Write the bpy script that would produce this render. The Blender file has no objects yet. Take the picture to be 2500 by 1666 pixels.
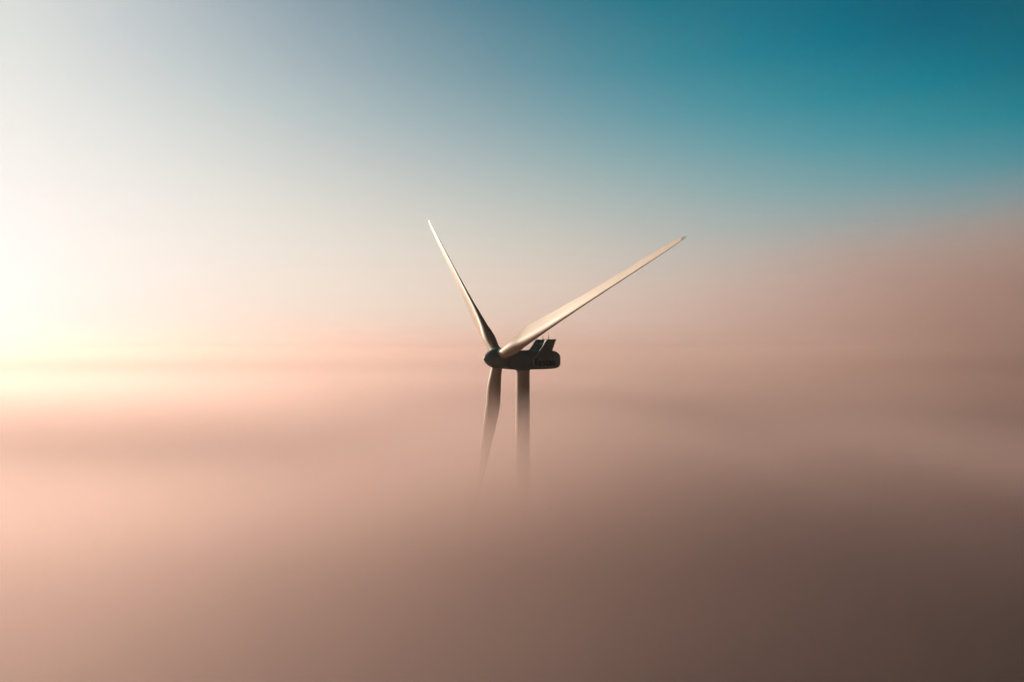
import bpy, bmesh, math, random
from mathutils import Vector, Matrix
R = math.radians
S = bpy.context.scene
COL = S.collection
random.seed(7)

# ------------------------------------------------------------------ helpers
def lin(c):
    return tuple(((v/255)/12.92 if v/255 <= .04045 else ((v/255+.055)/1.055)**2.4) for v in c) + (1.0,)

def obj(name, bm, mat, parent=None, smooth=True, loc=None, mtx=None):
    me = bpy.data.meshes.new(name)
    bmesh.ops.recalc_face_normals(bm, faces=bm.faces[:])
    if smooth:
        for f in bm.faces: f.smooth = True
        for e in bm.edges:
            if len(e.link_faces) == 2 and e.calc_face_angle(0) > R(38): e.smooth = False
    bm.to_mesh(me); bm.free()
    me.materials.append(mat)
    o = bpy.data.objects.new(name, me); COL.objects.link(o)
    if parent: o.parent = parent
    if mtx is not None: o.matrix_local = mtx
    elif loc is not None: o.location = loc
    return o

def ring_loft(bm, rings, cap0=True, cap1=True):
    vs = [[bm.verts.new(p) for p in r] for r in rings]
    n = len(vs[0])
    for a, b in zip(vs, vs[1:]):
        for i in range(n):
            bm.faces.new((a[i], a[(i+1) % n], b[(i+1) % n], b[i]))
    if cap0: bm.faces.new(vs[0])
    if cap1: bm.faces.new(vs[-1])

def tube(bm, p0, p1, r0, r1=None, n=10):
    p0, p1 = Vector(p0), Vector(p1); r1 = r0 if r1 is None else r1
    d = (p1-p0).normalized()
    u = d.orthogonal().normalized(); w = d.cross(u)
    ring_loft(bm, [[p+(u*math.cos(2*math.pi*i/n)+w*math.sin(2*math.pi*i/n))*r for i in range(n)] for p, r in ((p0, r0), (p1, r1))])

def box(bm, a, b):
    a, b = Vector(a), Vector(b)
    m = bmesh.ops.create_cube(bm, size=1.0)
    for v in m['verts']:
        v.co = Vector(((a[i]+b[i])/2 + v.co[i]*(b[i]-a[i]) for i in range(3)))

def prism_y(bm, pts, y0, y1):
    """an outline in the x,z plane given thickness along y"""
    ring_loft(bm, [[(x, y0, z) for x, z in pts], [(x, y1, z) for x, z in pts]])

# ------------------------------------------------------------------ materials
def paint(name, rgb, rough=.38, grime=.10, scale=.35, stretch=(1, 1, .15), spec=.5, coat=0.0):
    m = bpy.data.materials.new(name); m.use_nodes = True
    nt = m.node_tree; N = nt.nodes; L = nt.links
    b = N['Principled BSDF']
    b.inputs['Roughness'].default_value = rough
    b.inputs['Specular IOR Level'].default_value = spec
    b.inputs['Coat Weight'].default_value = coat
    tc = N.new('ShaderNodeTexCoord'); mp = N.new('ShaderNodeMapping'); mp.inputs['Scale'].default_value = stretch
    no = N.new('ShaderNodeTexNoise'); no.inputs['Scale'].default_value = scale; no.inputs['Detail'].default_value = 6
    no.inputs['Roughness'].default_value = .6
    L.new(tc.outputs['Object'], mp.inputs[0]); L.new(mp.outputs[0], no.inputs[0])
    mx = N.new('ShaderNodeMix'); mx.data_type = 'RGBA'
    mx.inputs['A'].default_value = (*rgb, 1)
    mx.inputs['B'].default_value = (*[c*(1-grime*2.2) for c in rgb], 1)
    rp = N.new('ShaderNodeValToRGB'); rp.color_ramp.elements[0].position = .42; rp.color_ramp.elements[1].position = .75
    L.new(no.outputs[0], rp.inputs[0]); L.new(rp.outputs[0], mx.inputs['Factor'])
    L.new(mx.outputs['Result'], b.inputs['Base Color'])
    mr = N.new('ShaderNodeMapRange'); mr.inputs['To Min'].default_value = rough-.06; mr.inputs['To Max'].default_value = rough+.12
    L.new(no.outputs[0], mr.inputs[0]); L.new(mr.outputs[0], b.inputs['Roughness'])
    return m

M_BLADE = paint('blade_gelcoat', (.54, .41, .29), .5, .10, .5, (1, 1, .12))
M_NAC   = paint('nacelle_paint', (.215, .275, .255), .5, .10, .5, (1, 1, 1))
M_TOWER = paint('tower_paint', (.50, .39, .31), .5, .08, .6, (1, 1, .1))
M_DARK  = paint('dark_metal', (.06, .06, .06), .5, .1, 2)
M_LOGO  = paint('logo_blue', (.004, .006, .010), .6, .05, 2)
M_TIP   = paint('tip_metal', (.22, .20, .22), .35, .1, 2)

# ------------------------------------------------------------------ the place: measures in metres, ground at z = 0
HUB_Z = 119.0
CAM_Z = HUB_Z + 3.41
YAW = R(31.39)                      # how far the nose turns towards the camera
HUB = Vector((-2.885, 145.7, HUB_Z))
A_DIR = Vector((-math.cos(YAW), -math.sin(YAW), 0))
OVER = 6.1                          # rotor centre ahead of the tower axis

# ------------------------------------------------------------------ wind turbine (local x = towards the nose, z = up)
root = bpy.data.objects.new('wind_turbine', None); COL.objects.link(root)
base = HUB - A_DIR*OVER; base.z = 0
root.location = base
root.rotation_euler = (0, 0, math.atan2(A_DIR.y, A_DIR.x))
root.empty_display_size = 5
root['label'] = 'three-bladed wind turbine with dark nacelle and pale blades rising out of the fog'
root['category'] = 'wind turbine'

# tower
bm = bmesh.new(); n = 72
prof = [(0, 2.15)]
ZT = HUB_Z - 2.95
for k in range(1, 6):
    z = ZT*k/6; r = 2.15 + (1.50-2.15)*(k/6)
    prof += [(z-.09, r), (z-.08, r+.025), (z+.08, r+.025), (z+.09, r)]
prof += [(ZT-.28, 1.51), (ZT-.27, 1.56), (ZT, 1.56)]
ring_loft(bm, [[(r*math.cos(2*math.pi*i/n), r*math.sin(2*math.pi*i/n), z) for i in range(n)] for z, r in prof])
obj('tower', bm, M_TOWER, root)
# yaw ring between tower and nacelle
bm = bmesh.new()
tube(bm, (0, 0, ZT+.002), (0, 0, ZT+.30), 1.62, 1.70, 64)
obj('yaw_ring', bm, M_DARK, root)

# nacelle: rounded-box cross-sections lofted along local x  (x measured from rotor centre here, shifted by OVER)
def rbox(w, z0, z1, rt, rb, n=10):
    """outline in y,z: half width w, from z0 to z1, corner radii top rt / bottom rb"""
    pts = []
    for cy, cz, r, a0 in ((w-rt, z1-rt, rt, 0), (-(w-rt), z1-rt, rt, 90), (-(w-rb), z0+rb, rb, 180), (w-rb, z0+rb, rb, 270)):
        for i in range(n+1):
            a = R(a0+90*i/n); pts.append((cy+r*math.cos(a), cz+r*math.sin(a)))
    return pts
Z0, Z1, W = -2.78, 1.38, 2.15
bm = bmesh.new(); rings = []
zc = (Z0+Z1)/2
for s, fw, fz in ((-1.75, .80, .84), (-1.95, .88, .90), (-2.5, .95, .955), (-3.4, .99, .99), (-4.6, 1, 1), (-6, 1, 1), (-8, 1, 1), (-10, 1, 1), (-11.5, 1, 1), (-12.3, .985, .985)):
    rings.append([(s+OVER, y, z+HUB_Z) for y, z in rbox(W*fw, zc+(Z0-zc)*fz, zc+(Z1-zc)*fz, .55*fw, .42*fw)])
for k in range(1, 13):                         # bulging tail
    t = k/12*R(84)
    f = .985*(math.cos(t)**.78)
    s = -12.3 - 3.45*math.sin(t)
    rings.append([(s+OVER, y*f, (zc-.55)+(z-zc+.55)*f+HUB_Z) for y, z in rbox(W, Z0, Z1, .55+k*.03, .42+k*.03)])
ring_loft(bm, rings)
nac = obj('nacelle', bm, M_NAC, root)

# spinner + blade sockets
SPZ = -.28
bm = bmesh.new(); n = 72
prof = []
for k in range(0, 31):
    d = (k/30)**2                                  # 0 at the nose tip, 1 at the widest ring
    r = 2.26*(.25*math.sqrt(max(0, 1-(1-d)**2)) + .75*math.sin(d*math.pi/2)**.66)
    prof.append((3.6*(1-d), max(r, .02)))
prof += [(-.5, 2.27), (-1.1, 2.22), (-1.55, 2.05), (-1.66, 1.9)]
ring_loft(bm, [[(x+OVER, r*math.cos(2*math.pi*i/n), HUB_Z+SPZ+r*math.sin(2*math.pi*i/n)) for i in range(n)] for x, r in prof])
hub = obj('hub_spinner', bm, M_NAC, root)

# blades
TH = R(19.87); TILT = R(5)
SPAN = 56.0
ax = Vector((math.cos(TILT), 0, math.sin(TILT)))           # rotor axis in local coordinates
up = Vector((-math.sin(TILT), 0, math.cos(TILT)))
hh = Vector((0, 1, 0))
def interp(tab, x):
    for (a, b), (c, d) in zip(tab, tab[1:]):
        if x <= c:
            t = (x-a)/(c-a); t = max(0, min(1, t)); return b+(d-b)*t
    return tab[-1][1]
def smooth_tab(tab, x, h=1.2):
    return sum(interp(tab, x+h*k/3) for k in range(-3, 4))/7
CH  = [(0, 2.3), (3, 2.3), (5.5, 2.9), (8, 3.75), (10.5, 4.2), (13.5, 4.05), (20, 3.2), (28, 2.4), (38, 1.72), (47, 1.32), (51, 1.08), (53.5, .82), (55, .52), (55.7, .28), (56, .08)]
TK  = [(0, 1.0), (3, 1.0), (6, .74), (9, .50), (12, .37), (18, .27), (28, .22), (56, .16)]
TW  = [(0, 14), (9, 13), (14, 12), (28, 9), (40, 7), (56, 5)]
PITCH = 0.0
def section(r, npts=20):
    c = interp(CH, r) if r > 50 else smooth_tab(CH, r)
    tk = smooth_tab(TK, r); tw = -R(smooth_tab(TW, r)+PITCH)   # trailing edge turned downwind
    blend = max(0, min(1, (r-3)/7)); blend = blend*blend*(3-2*blend)
    pts = []
    for i in range(2*npts):
        th = 2*math.pi*i/(2*npts)
        # circle
        cx, cy = -math.cos(th)*c/2, math.sin(th)*c/2
        # aerofoil, x from LE 0 to TE 1
        xx = (1-math.cos(th))/2
        yt = 5*tk*(.2969*math.sqrt(max(xx, 0))-.1260*xx-.3516*xx**2+.2843*xx**3-.1015*xx**4)
        yc = .035*(1-(2*xx-1)**2)
        yy = (yt if math.sin(th) >= 0 else -yt)
        # + small trailing edge thickness
        yy += (.012*xx if math.sin(th) >= 0 else -.012*xx)
        afx, afy = (xx-.30)*c, (yy - yc)*c
        x = cx*(1-blend)+afx*blend; y = cy*(1-blend)+afy*blend
        X = x*math.cos(tw)-y*math.sin(tw); Y = x*math.sin(tw)+y*math.cos(tw)
        pts.append((X, Y + PRE(r), r))
    return pts
def PRE(r): return 0.0
rs = [1.6, 2.2, 3, 3.8] + [4.6+.8*k for k in range(12)] + [15+1.5*k for k in range(24)] + [51, 52, 53, 53.8, 54.4, 54.9]
rs_tip = [54.9, 55.3, 55.6, 55.8, 55.93, 56]
bm = bmesh.new(); ring_loft(bm, [section(r) for r in rs]); 
me_src = obj('blade', bm, M_BLADE, root)
bm = bmesh.new(); ring_loft(bm, [section(r) for r in rs_tip]); tip_src = obj('blade_tip', bm, M_TIP, me_src)
bm = bmesh.new(); tube(bm, (0, 0, 1.55), (0, 0, 2.22), 1.36, 1.27, 48)
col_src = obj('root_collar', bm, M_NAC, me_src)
labels = ['long pale blade pointing up to the right, lit along its face',
          'pale blade pointing up to the left, dark along its root',
          'blade hanging down, fading into the fog']
for k, q in enumerate((TH, TH+R(120), TH-R(120))):
    span = (hh*math.cos(q)+up*math.sin(q)).normalized()
    tang = (-hh*math.sin(q)+up*math.cos(q)).normalized()    # towards the trailing edge
    nrm = span.cross(tang)                                  # = rotor axis direction, sign aside
    m = Matrix(((tang.x, nrm.x, span.x, 0), (tang.y, nrm.y, span.y, 0), (tang.z, nrm.z, span.z, 0), (0, 0, 0, 1)))
    m = Matrix.Translation((OVER, 0, HUB_Z)) @ m
    if k == 0: o = me_src
    else:
        o = me_src.copy(); COL.objects.link(o); o.parent = root
        for ch in (tip_src, col_src):
            c = ch.copy(); COL.objects.link(c); c.parent = o
    o.matrix_local = m
    o['label'] = labels[k]

# cooler fins: an outline on each flank of the nacelle
def P(r, z): return (OVER-r, HUB_Z+z)
for sgn, lab in ((1, 'nearer cooler fin at the right'), (-1, 'farther cooler fin at the left')):
    bm = bmesh.new()
    prism_y(bm, [P(11.05, 3.80), P(13.40, 3.80), P(12.25, 1.20), P(12.25, .6), P(8.5, .6), P(9.15, 1.38)], sgn*2.10, sgn*2.36)
    bmesh.ops.bevel(bm, geom=bm.edges[:], offset=.03, segments=2, affect='EDGES')
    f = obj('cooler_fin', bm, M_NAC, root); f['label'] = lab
    bm = bmesh.new()
    prism_y(bm, [P(7.40, -.35), P(7.55, -2.0), P(12.9, -2.0), P(12.9, .7), P(12.5, 1.0), P(9.20, 1.1)], sgn*2.12, sgn*2.27)
    bmesh.ops.bevel(bm, geom=bm.edges[:], offset=.05, segments=2, affect='EDGES')
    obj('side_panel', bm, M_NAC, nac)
bm = bmesh.new()
tube(bm, (OVER-11.2, -2.1, HUB_Z+3.72), (OVER-11.2, 2.1, HUB_Z+3.72), .075)
obj('cross_rail', bm, M_DARK, root); bm = bmesh.new()
tube(bm, (OVER-13.1, -2.1, HUB_Z+3.74), (OVER-13.1, 2.1, HUB_Z+3.74), .05)
obj('cross_rail', bm, M_DARK, root)
for y in (1.72, -1.80):
    bm = bmesh.new(); prism_y(bm, [P(11.15, 3.66), P(11.9, 3.66), P(11.3, 2.75)], y, y+.08)
    obj('bracket', bm, M_DARK, root)
bm = bmesh.new()
tube(bm, (OVER-11.2, -2.1, HUB_Z+2.6), (OVER-11.2, 2.1, HUB_Z+2.6), .03)
obj('lower_rail', bm, M_DARK, root)
for y, x, h, lab in ((.35, -11.2, 1.05, None), (1.75, -11.75, 1.25, None)):
    bm = bmesh.new()
    zb = HUB_Z+3.72
    tube(bm, (OVER+x, y, zb-.05), (OVER+x, y, zb+h*.75), .075, .06)
    tube(bm, (OVER+x, y, zb+h*.75), (OVER+x, y, zb+h), .045, .03)
    tube(bm, (OVER+x, y-.10, zb+h*.86), (OVER+x, y+.10, zb+h*.86), .02)
    obj('wind_sensor', bm, M_DARK, root)
# small hatch bumps on the roof
bm = bmesh.new()
box(bm, (OVER-7.2, .9, HUB_Z+1.33), (OVER-6.4, 1.5, HUB_Z+1.46))
bmesh.ops.bevel(bm, geom=bm.edges[:], offset=.04, segments=2, affect='EDGES')
tube(bm, (OVER-6.1, 1.2, HUB_Z+1.33), (OVER-6.1, 1.2, HUB_Z+1.56), .05)
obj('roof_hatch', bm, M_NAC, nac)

# lettering on the near flank (local +y faces the camera; text reads towards the tail = -x)
def text_mesh(body, size, shear=.12):
    cu = bpy.data.curves.new('lettering', 'FONT'); cu.body = body; cu.size = size; cu.extrude = .012
    cu.offset = .012; cu.shear = shear; cu.space_character = 1.02
    t = bpy.data.objects.new('tmp', cu); COL.objects.link(t)
    dg = bpy.context.evaluated_depsgraph_get()
    me = bpy.data.meshes.new_from_object(t.evaluated_get(dg))
    bpy.data.objects.remove(t); return me
for sgn in (1, -1):
    me1 = text_mesh('V', 2.35, .0); me2 = text_mesh('estas', 2.25, .05)
    bm = bmesh.new(); bm.from_mesh(me1)
    w1 = max(v.co.x for v in bm.verts)
    for v in bm.verts: v.co.x *= .66
    w1 *= .66
    b2 = bmesh.new(); b2.from_mesh(me2)
    for v in b2.verts: v.co.x += w1+.05
    tmp = bpy.data.meshes.new('t'); b2.to_mesh(tmp); b2.free(); bm.from_mesh(tmp)
    ww = max(v.co.x for v in bm.verts)
    for v in bm.verts: v.co.x *= 5.45/ww
    me = bpy.data.meshes.new('lettering'); bm.to_mesh(me); bm.free(); me.materials.append(M_LOGO)
    o = bpy.data.objects.new('lettering', me); COL.objects.link(o); o.parent = nac
    x0 = OVER-7.62 if sgn > 0 else OVER-13.05
    # text x -> local -x (for +y side), text y -> local z
    o.matrix_local = Matrix(((-sgn, 0, 0, x0), (0, 0, sgn, sgn*2.285), (0, 1, 0, HUB_Z-1.93), (0, 0, 0, 1)))

# ------------------------------------------------------------------ ground under the fog
bm = bmesh.new()
bmesh.ops.create_grid(bm, x_segments=60, y_segments=60, size=9000)
for v in bm.verts:
    v.co.z = -2 + 2*math.sin(v.co.x/900)*math.cos(v.co.y/1100) if v.co.length > 400 else 0
    v.co.y += 3000
me_m = bpy.data.materials.new('farmland'); me_m.use_nodes = True
nt = me_m.node_tree; b = nt.nodes['Principled BSDF']; b.inputs['Roughness'].default_value = .95
no = nt.nodes.new('ShaderNodeTexNoise'); no.inputs['Scale'].default_value = .004; no.inputs['Detail'].default_value = 8
tc = nt.nodes.new('ShaderNodeTexCoord'); nt.links.new(tc.outputs['Object'], no.inputs[0])
rp = nt.nodes.new('ShaderNodeValToRGB'); rp.color_ramp.elements[0].color = (.03, .04, .02, 1); rp.color_ramp.elements[1].color = (.10, .085, .05, 1)
nt.links.new(no.outputs[0], rp.inputs[0]); nt.links.new(rp.outputs[0], b.inputs['Base Color'])
g = obj('ground', bm, me_m); g['kind'] = 'structure'; g['label'] = 'dark open land hidden below the fog'

# ------------------------------------------------------------------ fog
def vol_mat(name, dens_nodes, cols, step):
    """cols: list of (colour, weight, anisotropy)"""
    m = bpy.data.materials.new(name); m.use_nodes = True
    nt = m.node_tree; nt.nodes.clear(); N = nt.nodes; L = nt.links
    out = N.new('ShaderNodeOutputMaterial')
    d = dens_nodes(nt)
    prev = None
    for colr, w, g in cols:
        s = N.new('ShaderNodeVolumeScatter'); s.inputs['Color'].default_value = (*colr, 1); s.inputs['Anisotropy'].default_value = g
        mu = N.new('ShaderNodeMath'); mu.operation = 'MULTIPLY'; mu.inputs[1].default_value = w
        if isinstance(d, float): mu.inputs[0].default_value = d
        else: L.new(d, mu.inputs[0])
        L.new(mu.outputs[0], s.inputs['Density'])
        ab = N.new('ShaderNodeVolumeAbsorption'); ab.inputs['Color'].default_value = (*colr, 1)
        L.new(mu.outputs[0], ab.inputs['Density'])
        sa = N.new('ShaderNodeAddShader'); L.new(s.outputs[0], sa.inputs[0]); L.new(ab.outputs[0], sa.inputs[1]); s = sa
        if prev is None: prev = s.outputs[0]
        else:
            a = N.new('ShaderNodeAddShader'); L.new(prev, a.inputs[0]); L.new(s.outputs[0], a.inputs[1]); prev = a.outputs[0]
    L.new(prev, out.inputs['Volume'])
    m.cycles.volume_step_rate = step
    return m

def math_node(nt, op, a, b=None, c=None, clamp=False):
    n = nt.nodes.new('ShaderNodeMath'); n.operation = op; n.use_clamp = clamp
    for i, v in enumerate((a, b, c)):
        if v is None: continue
        if isinstance(v, (int, float)): n.inputs[i].default_value = v
        else: nt.links.new(v, n.inputs[i])
    return n.outputs[0]

FOG_COLS = [((1.0, .98, .95), .48, .56), ((1.0, .54, .44), .52, .28)]

def gauss(nt, x0, y0, sx, sy, amp, rot=0, z0=0, sz=1e6, power=1.0, ripple=None):
    """a smooth mound in plan, amp metres high"""
    mp = nt.nodes.new('ShaderNodeMapping'); mp.vector_type = 'TEXTURE'
    mp.inputs['Location'].default_value = (x0, y0, z0); mp.inputs['Rotation'].default_value = (0, 0, R(rot))
    mp.inputs['Scale'].default_value = (sx, sy, sz)
    nt.links.new(nt.nodes['tc'].outputs['Object'], mp.inputs[0])
    d = nt.nodes.new('ShaderNodeVectorMath'); d.operation = 'DOT_PRODUCT'
    nt.links.new(mp.outputs[0], d.inputs[0]); nt.links.new(mp.outputs[0], d.inputs[1])
    q = d.outputs['Value']
    if power != 1.0:
        if ripple is not None: q = math_node(nt, 'MAXIMUM', math_node(nt, 'ADD', q, ripple), 0.0)
        q = math_node(nt, 'POWER', q, power)
    return math_node(nt, 'MULTIPLY', math_node(nt, 'EXPONENT', math_node(nt, 'MULTIPLY', q, -1.0)), amp)

HILLS = [(-56, 4, 95, 46, 11, -6),            # near crest at the lower left
         (-72, 134, 76, 24, -15, 7),
         (-20, 78, 60, 11, -5, 10),
         (60, 190, 120, 22, -7, -6),          # hollow behind it
         (-170, 250, 140, 70, 3, -12),        # ridge whose near side lies in shade
         (-260, 420, 300, 170, -7, -12),     # wide shaded trough further out
         (78, -18, 68, 62, -74, 0),           # deep hollow at the lower right
         (250, 165, 135, 105, -19, 0),
         (4, 122, 40, 45, 6.5, 0)]               # wisp lying against the tower
BANKS = [(500, 470, 330, 260, .0058, 0, 18, 84, 2.4),        # tall soft bank on the right: density per metre at its heart
         (-200, 2300, 2600, 1000, .0011, 0, -30, 66)]  # far swell towards the horizon
def haze_density(nt):
    N, L = nt.nodes, nt.links
    tc = N.new('ShaderNodeTexCoord'); tc.name = 'tc'; sp = N.new('ShaderNodeSeparateXYZ'); L.new(tc.outputs['Object'], sp.inputs[0])
    mp = N.new('ShaderNodeMapping'); mp.inputs['Scale'].default_value = (1/130, 1/55, 1/40); mp.inputs['Rotation'].default_value = (0, 0, R(-12))
    L.new(tc.outputs['Object'], mp.inputs[0])
    no = N.new('ShaderNodeTexNoise'); no.inputs['Scale'].default_value = 1; no.inputs['Detail'].default_value = 3; no.inputs['Roughness'].default_value = .5
    L.new(mp.outputs[0], no.inputs[0])
    # height of the fog top; depth below it in metres (object origin lies at hub height)
    relief = gauss(nt, 0, 60, 330, 330, 23.0)                 # the waves flatten out with distance
    top = math_node(nt, 'MULTIPLY_ADD', math_node(nt, 'SUBTRACT', no.outputs[0], .5), relief, -5.0)
    for h in HILLS: top = math_node(nt, 'ADD', top, gauss(nt, *h))
    depth = math_node(nt, 'SUBTRACT', top, sp.outputs['Z'])
    f = math_node(nt, 'MAXIMUM', math_node(nt, 'MULTIPLY', depth, 1/14.0), 0.0)
    f = math_node(nt, 'MINIMUM', math_node(nt, 'POWER', f, 1.5), 2.5)
    f = math_node(nt, 'MULTIPLY', f, gauss(nt, 0, 100, 1300, 1300, 1.0))     # the near sheet thins out with distance
    d = math_node(nt, 'MULTIPLY_ADD', f, .025, .00005)
    ripple = math_node(nt, 'MULTIPLY', math_node(nt, 'SUBTRACT', no.outputs[0], .5), 1.3)
    for h in BANKS: d = math_node(nt, 'ADD', d, gauss(nt, *h, ripple=ripple))
    return d

def solid_box(name, x0, x1, y0, y1, z0, z1, mat, org):
    bm = bmesh.new(); box(bm, Vector((x0, y0, z0))-org, Vector((x1, y1, z1))-org)
    return obj(name, bm, mat, smooth=False, loc=org)
org = Vector((0, 0, HUB_Z))
hz = solid_box('haze', -1800, 1800, -60, 3400, -6, 330, vol_mat('haze_air', haze_density, FOG_COLS, .10), org)
hz['kind'] = 'stuff'; hz['label'] = 'warm mist thickening downwards around the turbine'

# ------------------------------------------------------------------ sky
SUN_AZ, SUN_EL = -50.0, 13.0         # degrees: left of the view, above the horizon
sdir = Vector((math.sin(R(SUN_AZ))*math.cos(R(SUN_EL)), math.cos(R(SUN_AZ))*math.cos(R(SUN_EL)), math.sin(R(SUN_EL))))
w = bpy.data.worlds.new('World'); S.world = w; w.use_nodes = True
nt = w.node_tree; N = nt.nodes; L = nt.links
bg = N['Background']
tc = N.new('ShaderNodeTexCoord'); sp = N.new('ShaderNodeSeparateXYZ'); L.new(tc.outputs['Generated'], sp.inputs[0])
el = math_node(nt, 'MULTIPLY', math_node(nt, 'ARCSINE', sp.outputs['Z']), 180/math.pi)
az = math_node(nt, 'MULTIPLY', math_node(nt, 'ARCTAN2', sp.outputs['X'], sp.outputs['Y']), 180/math.pi)
elf = math_node(nt, 'DIVIDE', math_node(nt, 'ADD', el, 10.0), 100.0, clamp=True)     # -10..90 deg -> 0..1
def ramp(stops):
    r = N.new('ShaderNodeValToRGB'); r.color_ramp.interpolation = 'LINEAR'
    e = r.color_ramp.elements
    while len(e) > 1: e.remove(e[-1])
    for i, (d, c) in enumerate(stops):
        p = (d+10)/100
        x = e[0] if i == 0 else e.new(p)
        x.position = p; x.color = lin(c)
    L.new(elf, r.inputs[0]); return r.outputs[0]
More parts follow.
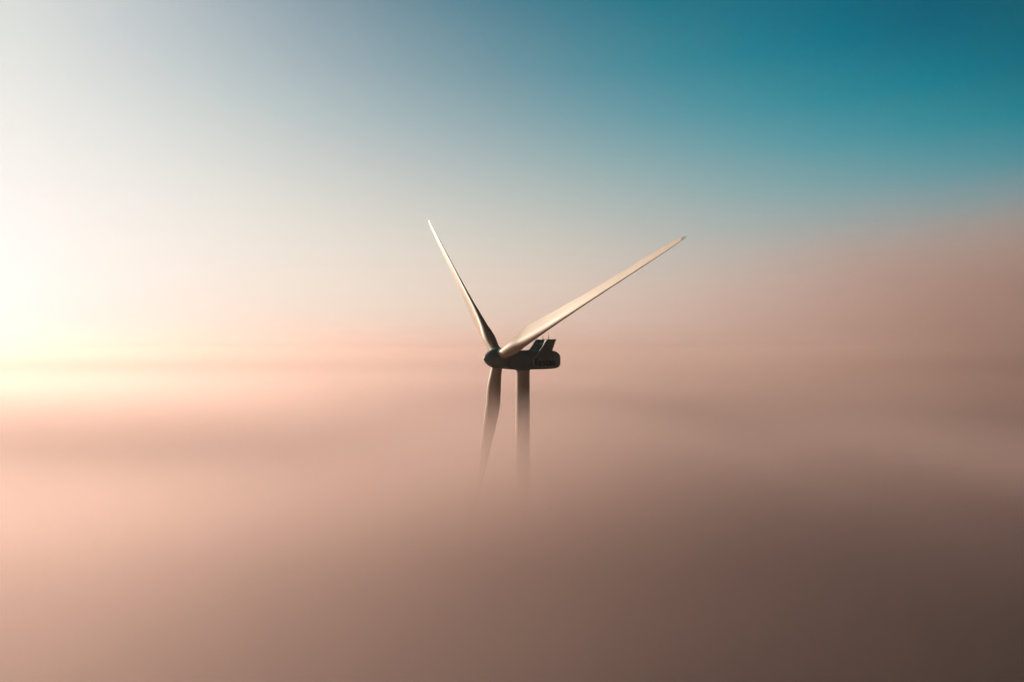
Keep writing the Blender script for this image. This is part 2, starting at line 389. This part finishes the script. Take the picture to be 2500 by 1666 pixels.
SKY = [  # azimuth in degrees, [(elevation in degrees, colour)]
 (-180, [(-10, (16, 14, 16)), (-1, (40, 34, 36)), (8, (40, 42, 46)), (30, (14, 24, 30)), (90, (8, 14, 18))]),
 (-110, [(-10, (50, 42, 40)), (-1, (150, 125, 112)), (10, (140, 132, 128)), (25, (70, 84, 92)), (90, (8, 14, 18))]),
 (-60, [(-10, (115, 103, 91)), (-1, (238, 243, 239)), (2, (250, 250, 247)), (4.5, (253, 251, 248)), (7, (252, 250, 246)), (9.5, (249, 246, 242)), (12, (243, 242, 238)), (15, (236, 236, 232)), (18, (227, 230, 226)), (21.5, (217, 222, 219)), (26.6, (212, 217, 216)), (45, (14, 30, 40)), (90, (8, 14, 18))]),
 (-37, [(-10, (115, 103, 91)), (-1, (238, 243, 239)), (2, (250, 250, 247)), (4.5, (253, 251, 248)), (7, (252, 250, 246)), (9.5, (249, 246, 242)), (12, (243, 242, 238)), (15, (236, 236, 232)), (18, (227, 230, 226)), (21.5, (217, 222, 219)), (26.6, (212, 217, 216)), (45, (14, 30, 40)), (90, (8, 14, 18))]),
 (-30, [(-10, (108, 96, 84)), (-1, (234, 226, 217)), (2, (245, 238, 229)), (4.5, (248, 242, 234)), (7, (245, 241, 234)), (9.5, (240, 238, 232)), (12, (233, 233, 229)), (15, (223, 226, 223)), (18, (211, 217, 216)), (21.5, (198, 206, 208)), (26.6, (184, 194, 199)), (45, (14, 30, 40)), (90, (8, 14, 18))]),
 (-23, [(-10, (101, 89, 78)), (-1, (230, 215, 202)), (2, (241, 229, 216)), (4.5, (242, 233, 222)), (7, (239, 233, 224)), (9.5, (232, 230, 222)), (12, (223, 224, 218)), (15, (210, 215, 212)), (18, (194, 205, 205)), (21.5, (177, 191, 195)), (26.6, (154, 171, 181)), (45, (14, 30, 40)), (90, (8, 14, 18))]),
 (-16, [(-10, (94, 83, 72)), (-1, (226, 206, 191)), (2, (237, 221, 206)), (4.5, (237, 226, 212)), (7, (232, 225, 214)), (9.5, (223, 221, 212)), (12, (212, 214, 208)), (15, (196, 203, 202)), (18, (177, 192, 194)), (21.5, (157, 176, 183)), (26.6, (129, 153, 166)), (45, (14, 30, 40)), (90, (8, 14, 18))]),
 (-9, [(-10, (87, 76, 65)), (-1, (221, 199, 182)), (2, (232, 214, 198)), (4.5, (231, 218, 204)), (7, (225, 217, 205)), (9.5, (214, 212, 203)), (12, (200, 204, 199)), (15, (181, 192, 192)), (18, (159, 180, 184)), (21.5, (136, 164, 173)), (26.6, (104, 140, 155)), (45, (14, 30, 40)), (90, (8, 14, 18))]),
 (-2, [(-10, (80, 69, 59)), (-1, (215, 190, 174)), (2, (225, 205, 189)), (4.5, (224, 209, 195)), (7, (216, 208, 196)), (9.5, (203, 203, 195)), (12, (187, 195, 191)), (15, (165, 182, 184)), (18, (141, 169, 175)), (21.5, (114, 152, 164)), (26.6, (79, 130, 148)), (45, (14, 30, 40)), (90, (8, 14, 18))]),
 (5, [(-10, (73, 63, 53)), (-1, (207, 180, 165)), (2, (218, 195, 180)), (4.5, (216, 200, 186)), (7, (206, 199, 188)), (9.5, (191, 194, 187)), (12, (172, 186, 183)), (15, (146, 174, 177)), (18, (119, 160, 169)), (21.5, (88, 144, 158)), (26.6, (48, 122, 142)), (45, (14, 30, 40)), (90, (8, 14, 18))]),
 (12, [(-10, (66, 56, 47)), (-1, (196, 168, 154)), (2, (208, 184, 170)), (4.5, (205, 189, 177)), (7, (194, 189, 180)), (9.5, (177, 184, 180)), (12, (155, 177, 177)), (15, (125, 165, 171)), (18, (93, 152, 164)), (21.5, (57, 136, 153)), (26.6, (13, 114, 136)), (45, (14, 30, 40)), (90, (8, 14, 18))]),
 (19, [(-10, (59, 49, 40)), (-1, (183, 153, 142)), (2, (196, 171, 160)), (4.5, (193, 178, 168)), (7, (180, 179, 172)), (9.5, (160, 175, 173)), (12, (135, 168, 171)), (15, (101, 157, 166)), (18, (64, 144, 158)), (21.5, (23, 127, 147)), (26.6, (0, 103, 127)), (45, (14, 30, 40)), (90, (8, 14, 18))]),
 (25, [(-10, (53, 44, 35)), (-1, (170, 140, 132)), (2, (185, 160, 151)), (4.5, (181, 168, 161)), (7, (167, 170, 166)), (9.5, (144, 167, 168)), (12, (116, 161, 166)), (15, (77, 149, 161)), (18, (36, 135, 152)), (21.5, (0, 116, 138)), (26.6, (0, 91, 116)), (45, (14, 30, 40)), (90, (8, 14, 18))]),
 (31, [(-10, (47, 38, 30)), (-1, (155, 126, 121)), (2, (171, 148, 143)), (4.5, (168, 158, 154)), (7, (152, 161, 161)), (9.5, (127, 159, 163)), (12, (95, 152, 161)), (15, (51, 140, 154)), (18, (5, 124, 143)), (21.5, (0, 100, 124)), (26.6, (0, 77, 103)), (45, (14, 30, 40)), (90, (8, 14, 18))]),
 (37.5, [(-10, (40, 32, 24)), (-1, (138, 113, 111)), (2, (156, 137, 136)), (4.5, (152, 148, 148)), (7, (135, 152, 155)), (9.5, (107, 150, 157)), (12, (71, 142, 154)), (15, (20, 127, 144)), (18, (0, 106, 127)), (21.5, (0, 92, 112)), (26.6, (0, 78, 98)), (45, (14, 30, 40)), (90, (8, 14, 18))]),
 (100, [(-10, (22, 18, 20)), (-1, (60, 50, 52)), (8, (48, 50, 56)), (30, (12, 28, 36)), (90, (8, 14, 18))]),
 (180, [(-10, (16, 14, 16)), (-1, (40, 34, 36)), (8, (40, 42, 46)), (30, (14, 24, 30)), (90, (8, 14, 18))]),
]
prev = ramp(SKY[0][1])
for (a0, _), (a1, st) in zip(SKY, SKY[1:]):
    t = math_node(nt, 'DIVIDE', math_node(nt, 'SUBTRACT', az, a0), a1-a0, clamp=True)
    mx = N.new('ShaderNodeMix'); mx.data_type = 'RGBA'; L.new(t, mx.inputs['Factor'])
    L.new(prev, mx.inputs['A']); L.new(ramp(st), mx.inputs['B']); prev = mx.outputs['Result']
L.new(prev, bg.inputs['Color']); bg.inputs['Strength'].default_value = .6

# ------------------------------------------------------------------ sun
sl = bpy.data.lights.new('sun', 'SUN'); sl.energy = 3.0; sl.angle = R(.6); sl.color = (1.0, .84, .69)
so = bpy.data.objects.new('sun', sl); COL.objects.link(so)
so.rotation_euler = (-sdir).to_track_quat('-Z', 'Y').to_euler(); so.location = (0, 0, 300)

# ------------------------------------------------------------------ camera
cam = bpy.data.cameras.new('camera'); co = bpy.data.objects.new('camera', cam); COL.objects.link(co)
cam.sensor_width = 36; cam.lens = 24; cam.clip_end = 30000; cam.clip_start = .5
co.location = (0, 0, CAM_Z); co.rotation_euler = (R(90), 0, 0)
S.camera = co

# ------------------------------------------------------------------ render
vs = S.view_settings; S.display_settings.display_device = 'sRGB'
vs.view_transform = 'Standard'; vs.look = 'None'; vs.exposure = math.log2(1/.6); vs.gamma = 1
c = S.cycles
c.use_denoising = True
c.volume_step_rate = 1.0; c.volume_max_steps = 512
c.max_bounces = 6; c.diffuse_bounces = 2; c.glossy_bounces = 2; c.transmission_bounces = 2; c.volume_bounces = 1
c.use_adaptive_sampling = True; c.adaptive_threshold = .08; c.adaptive_min_samples = 12
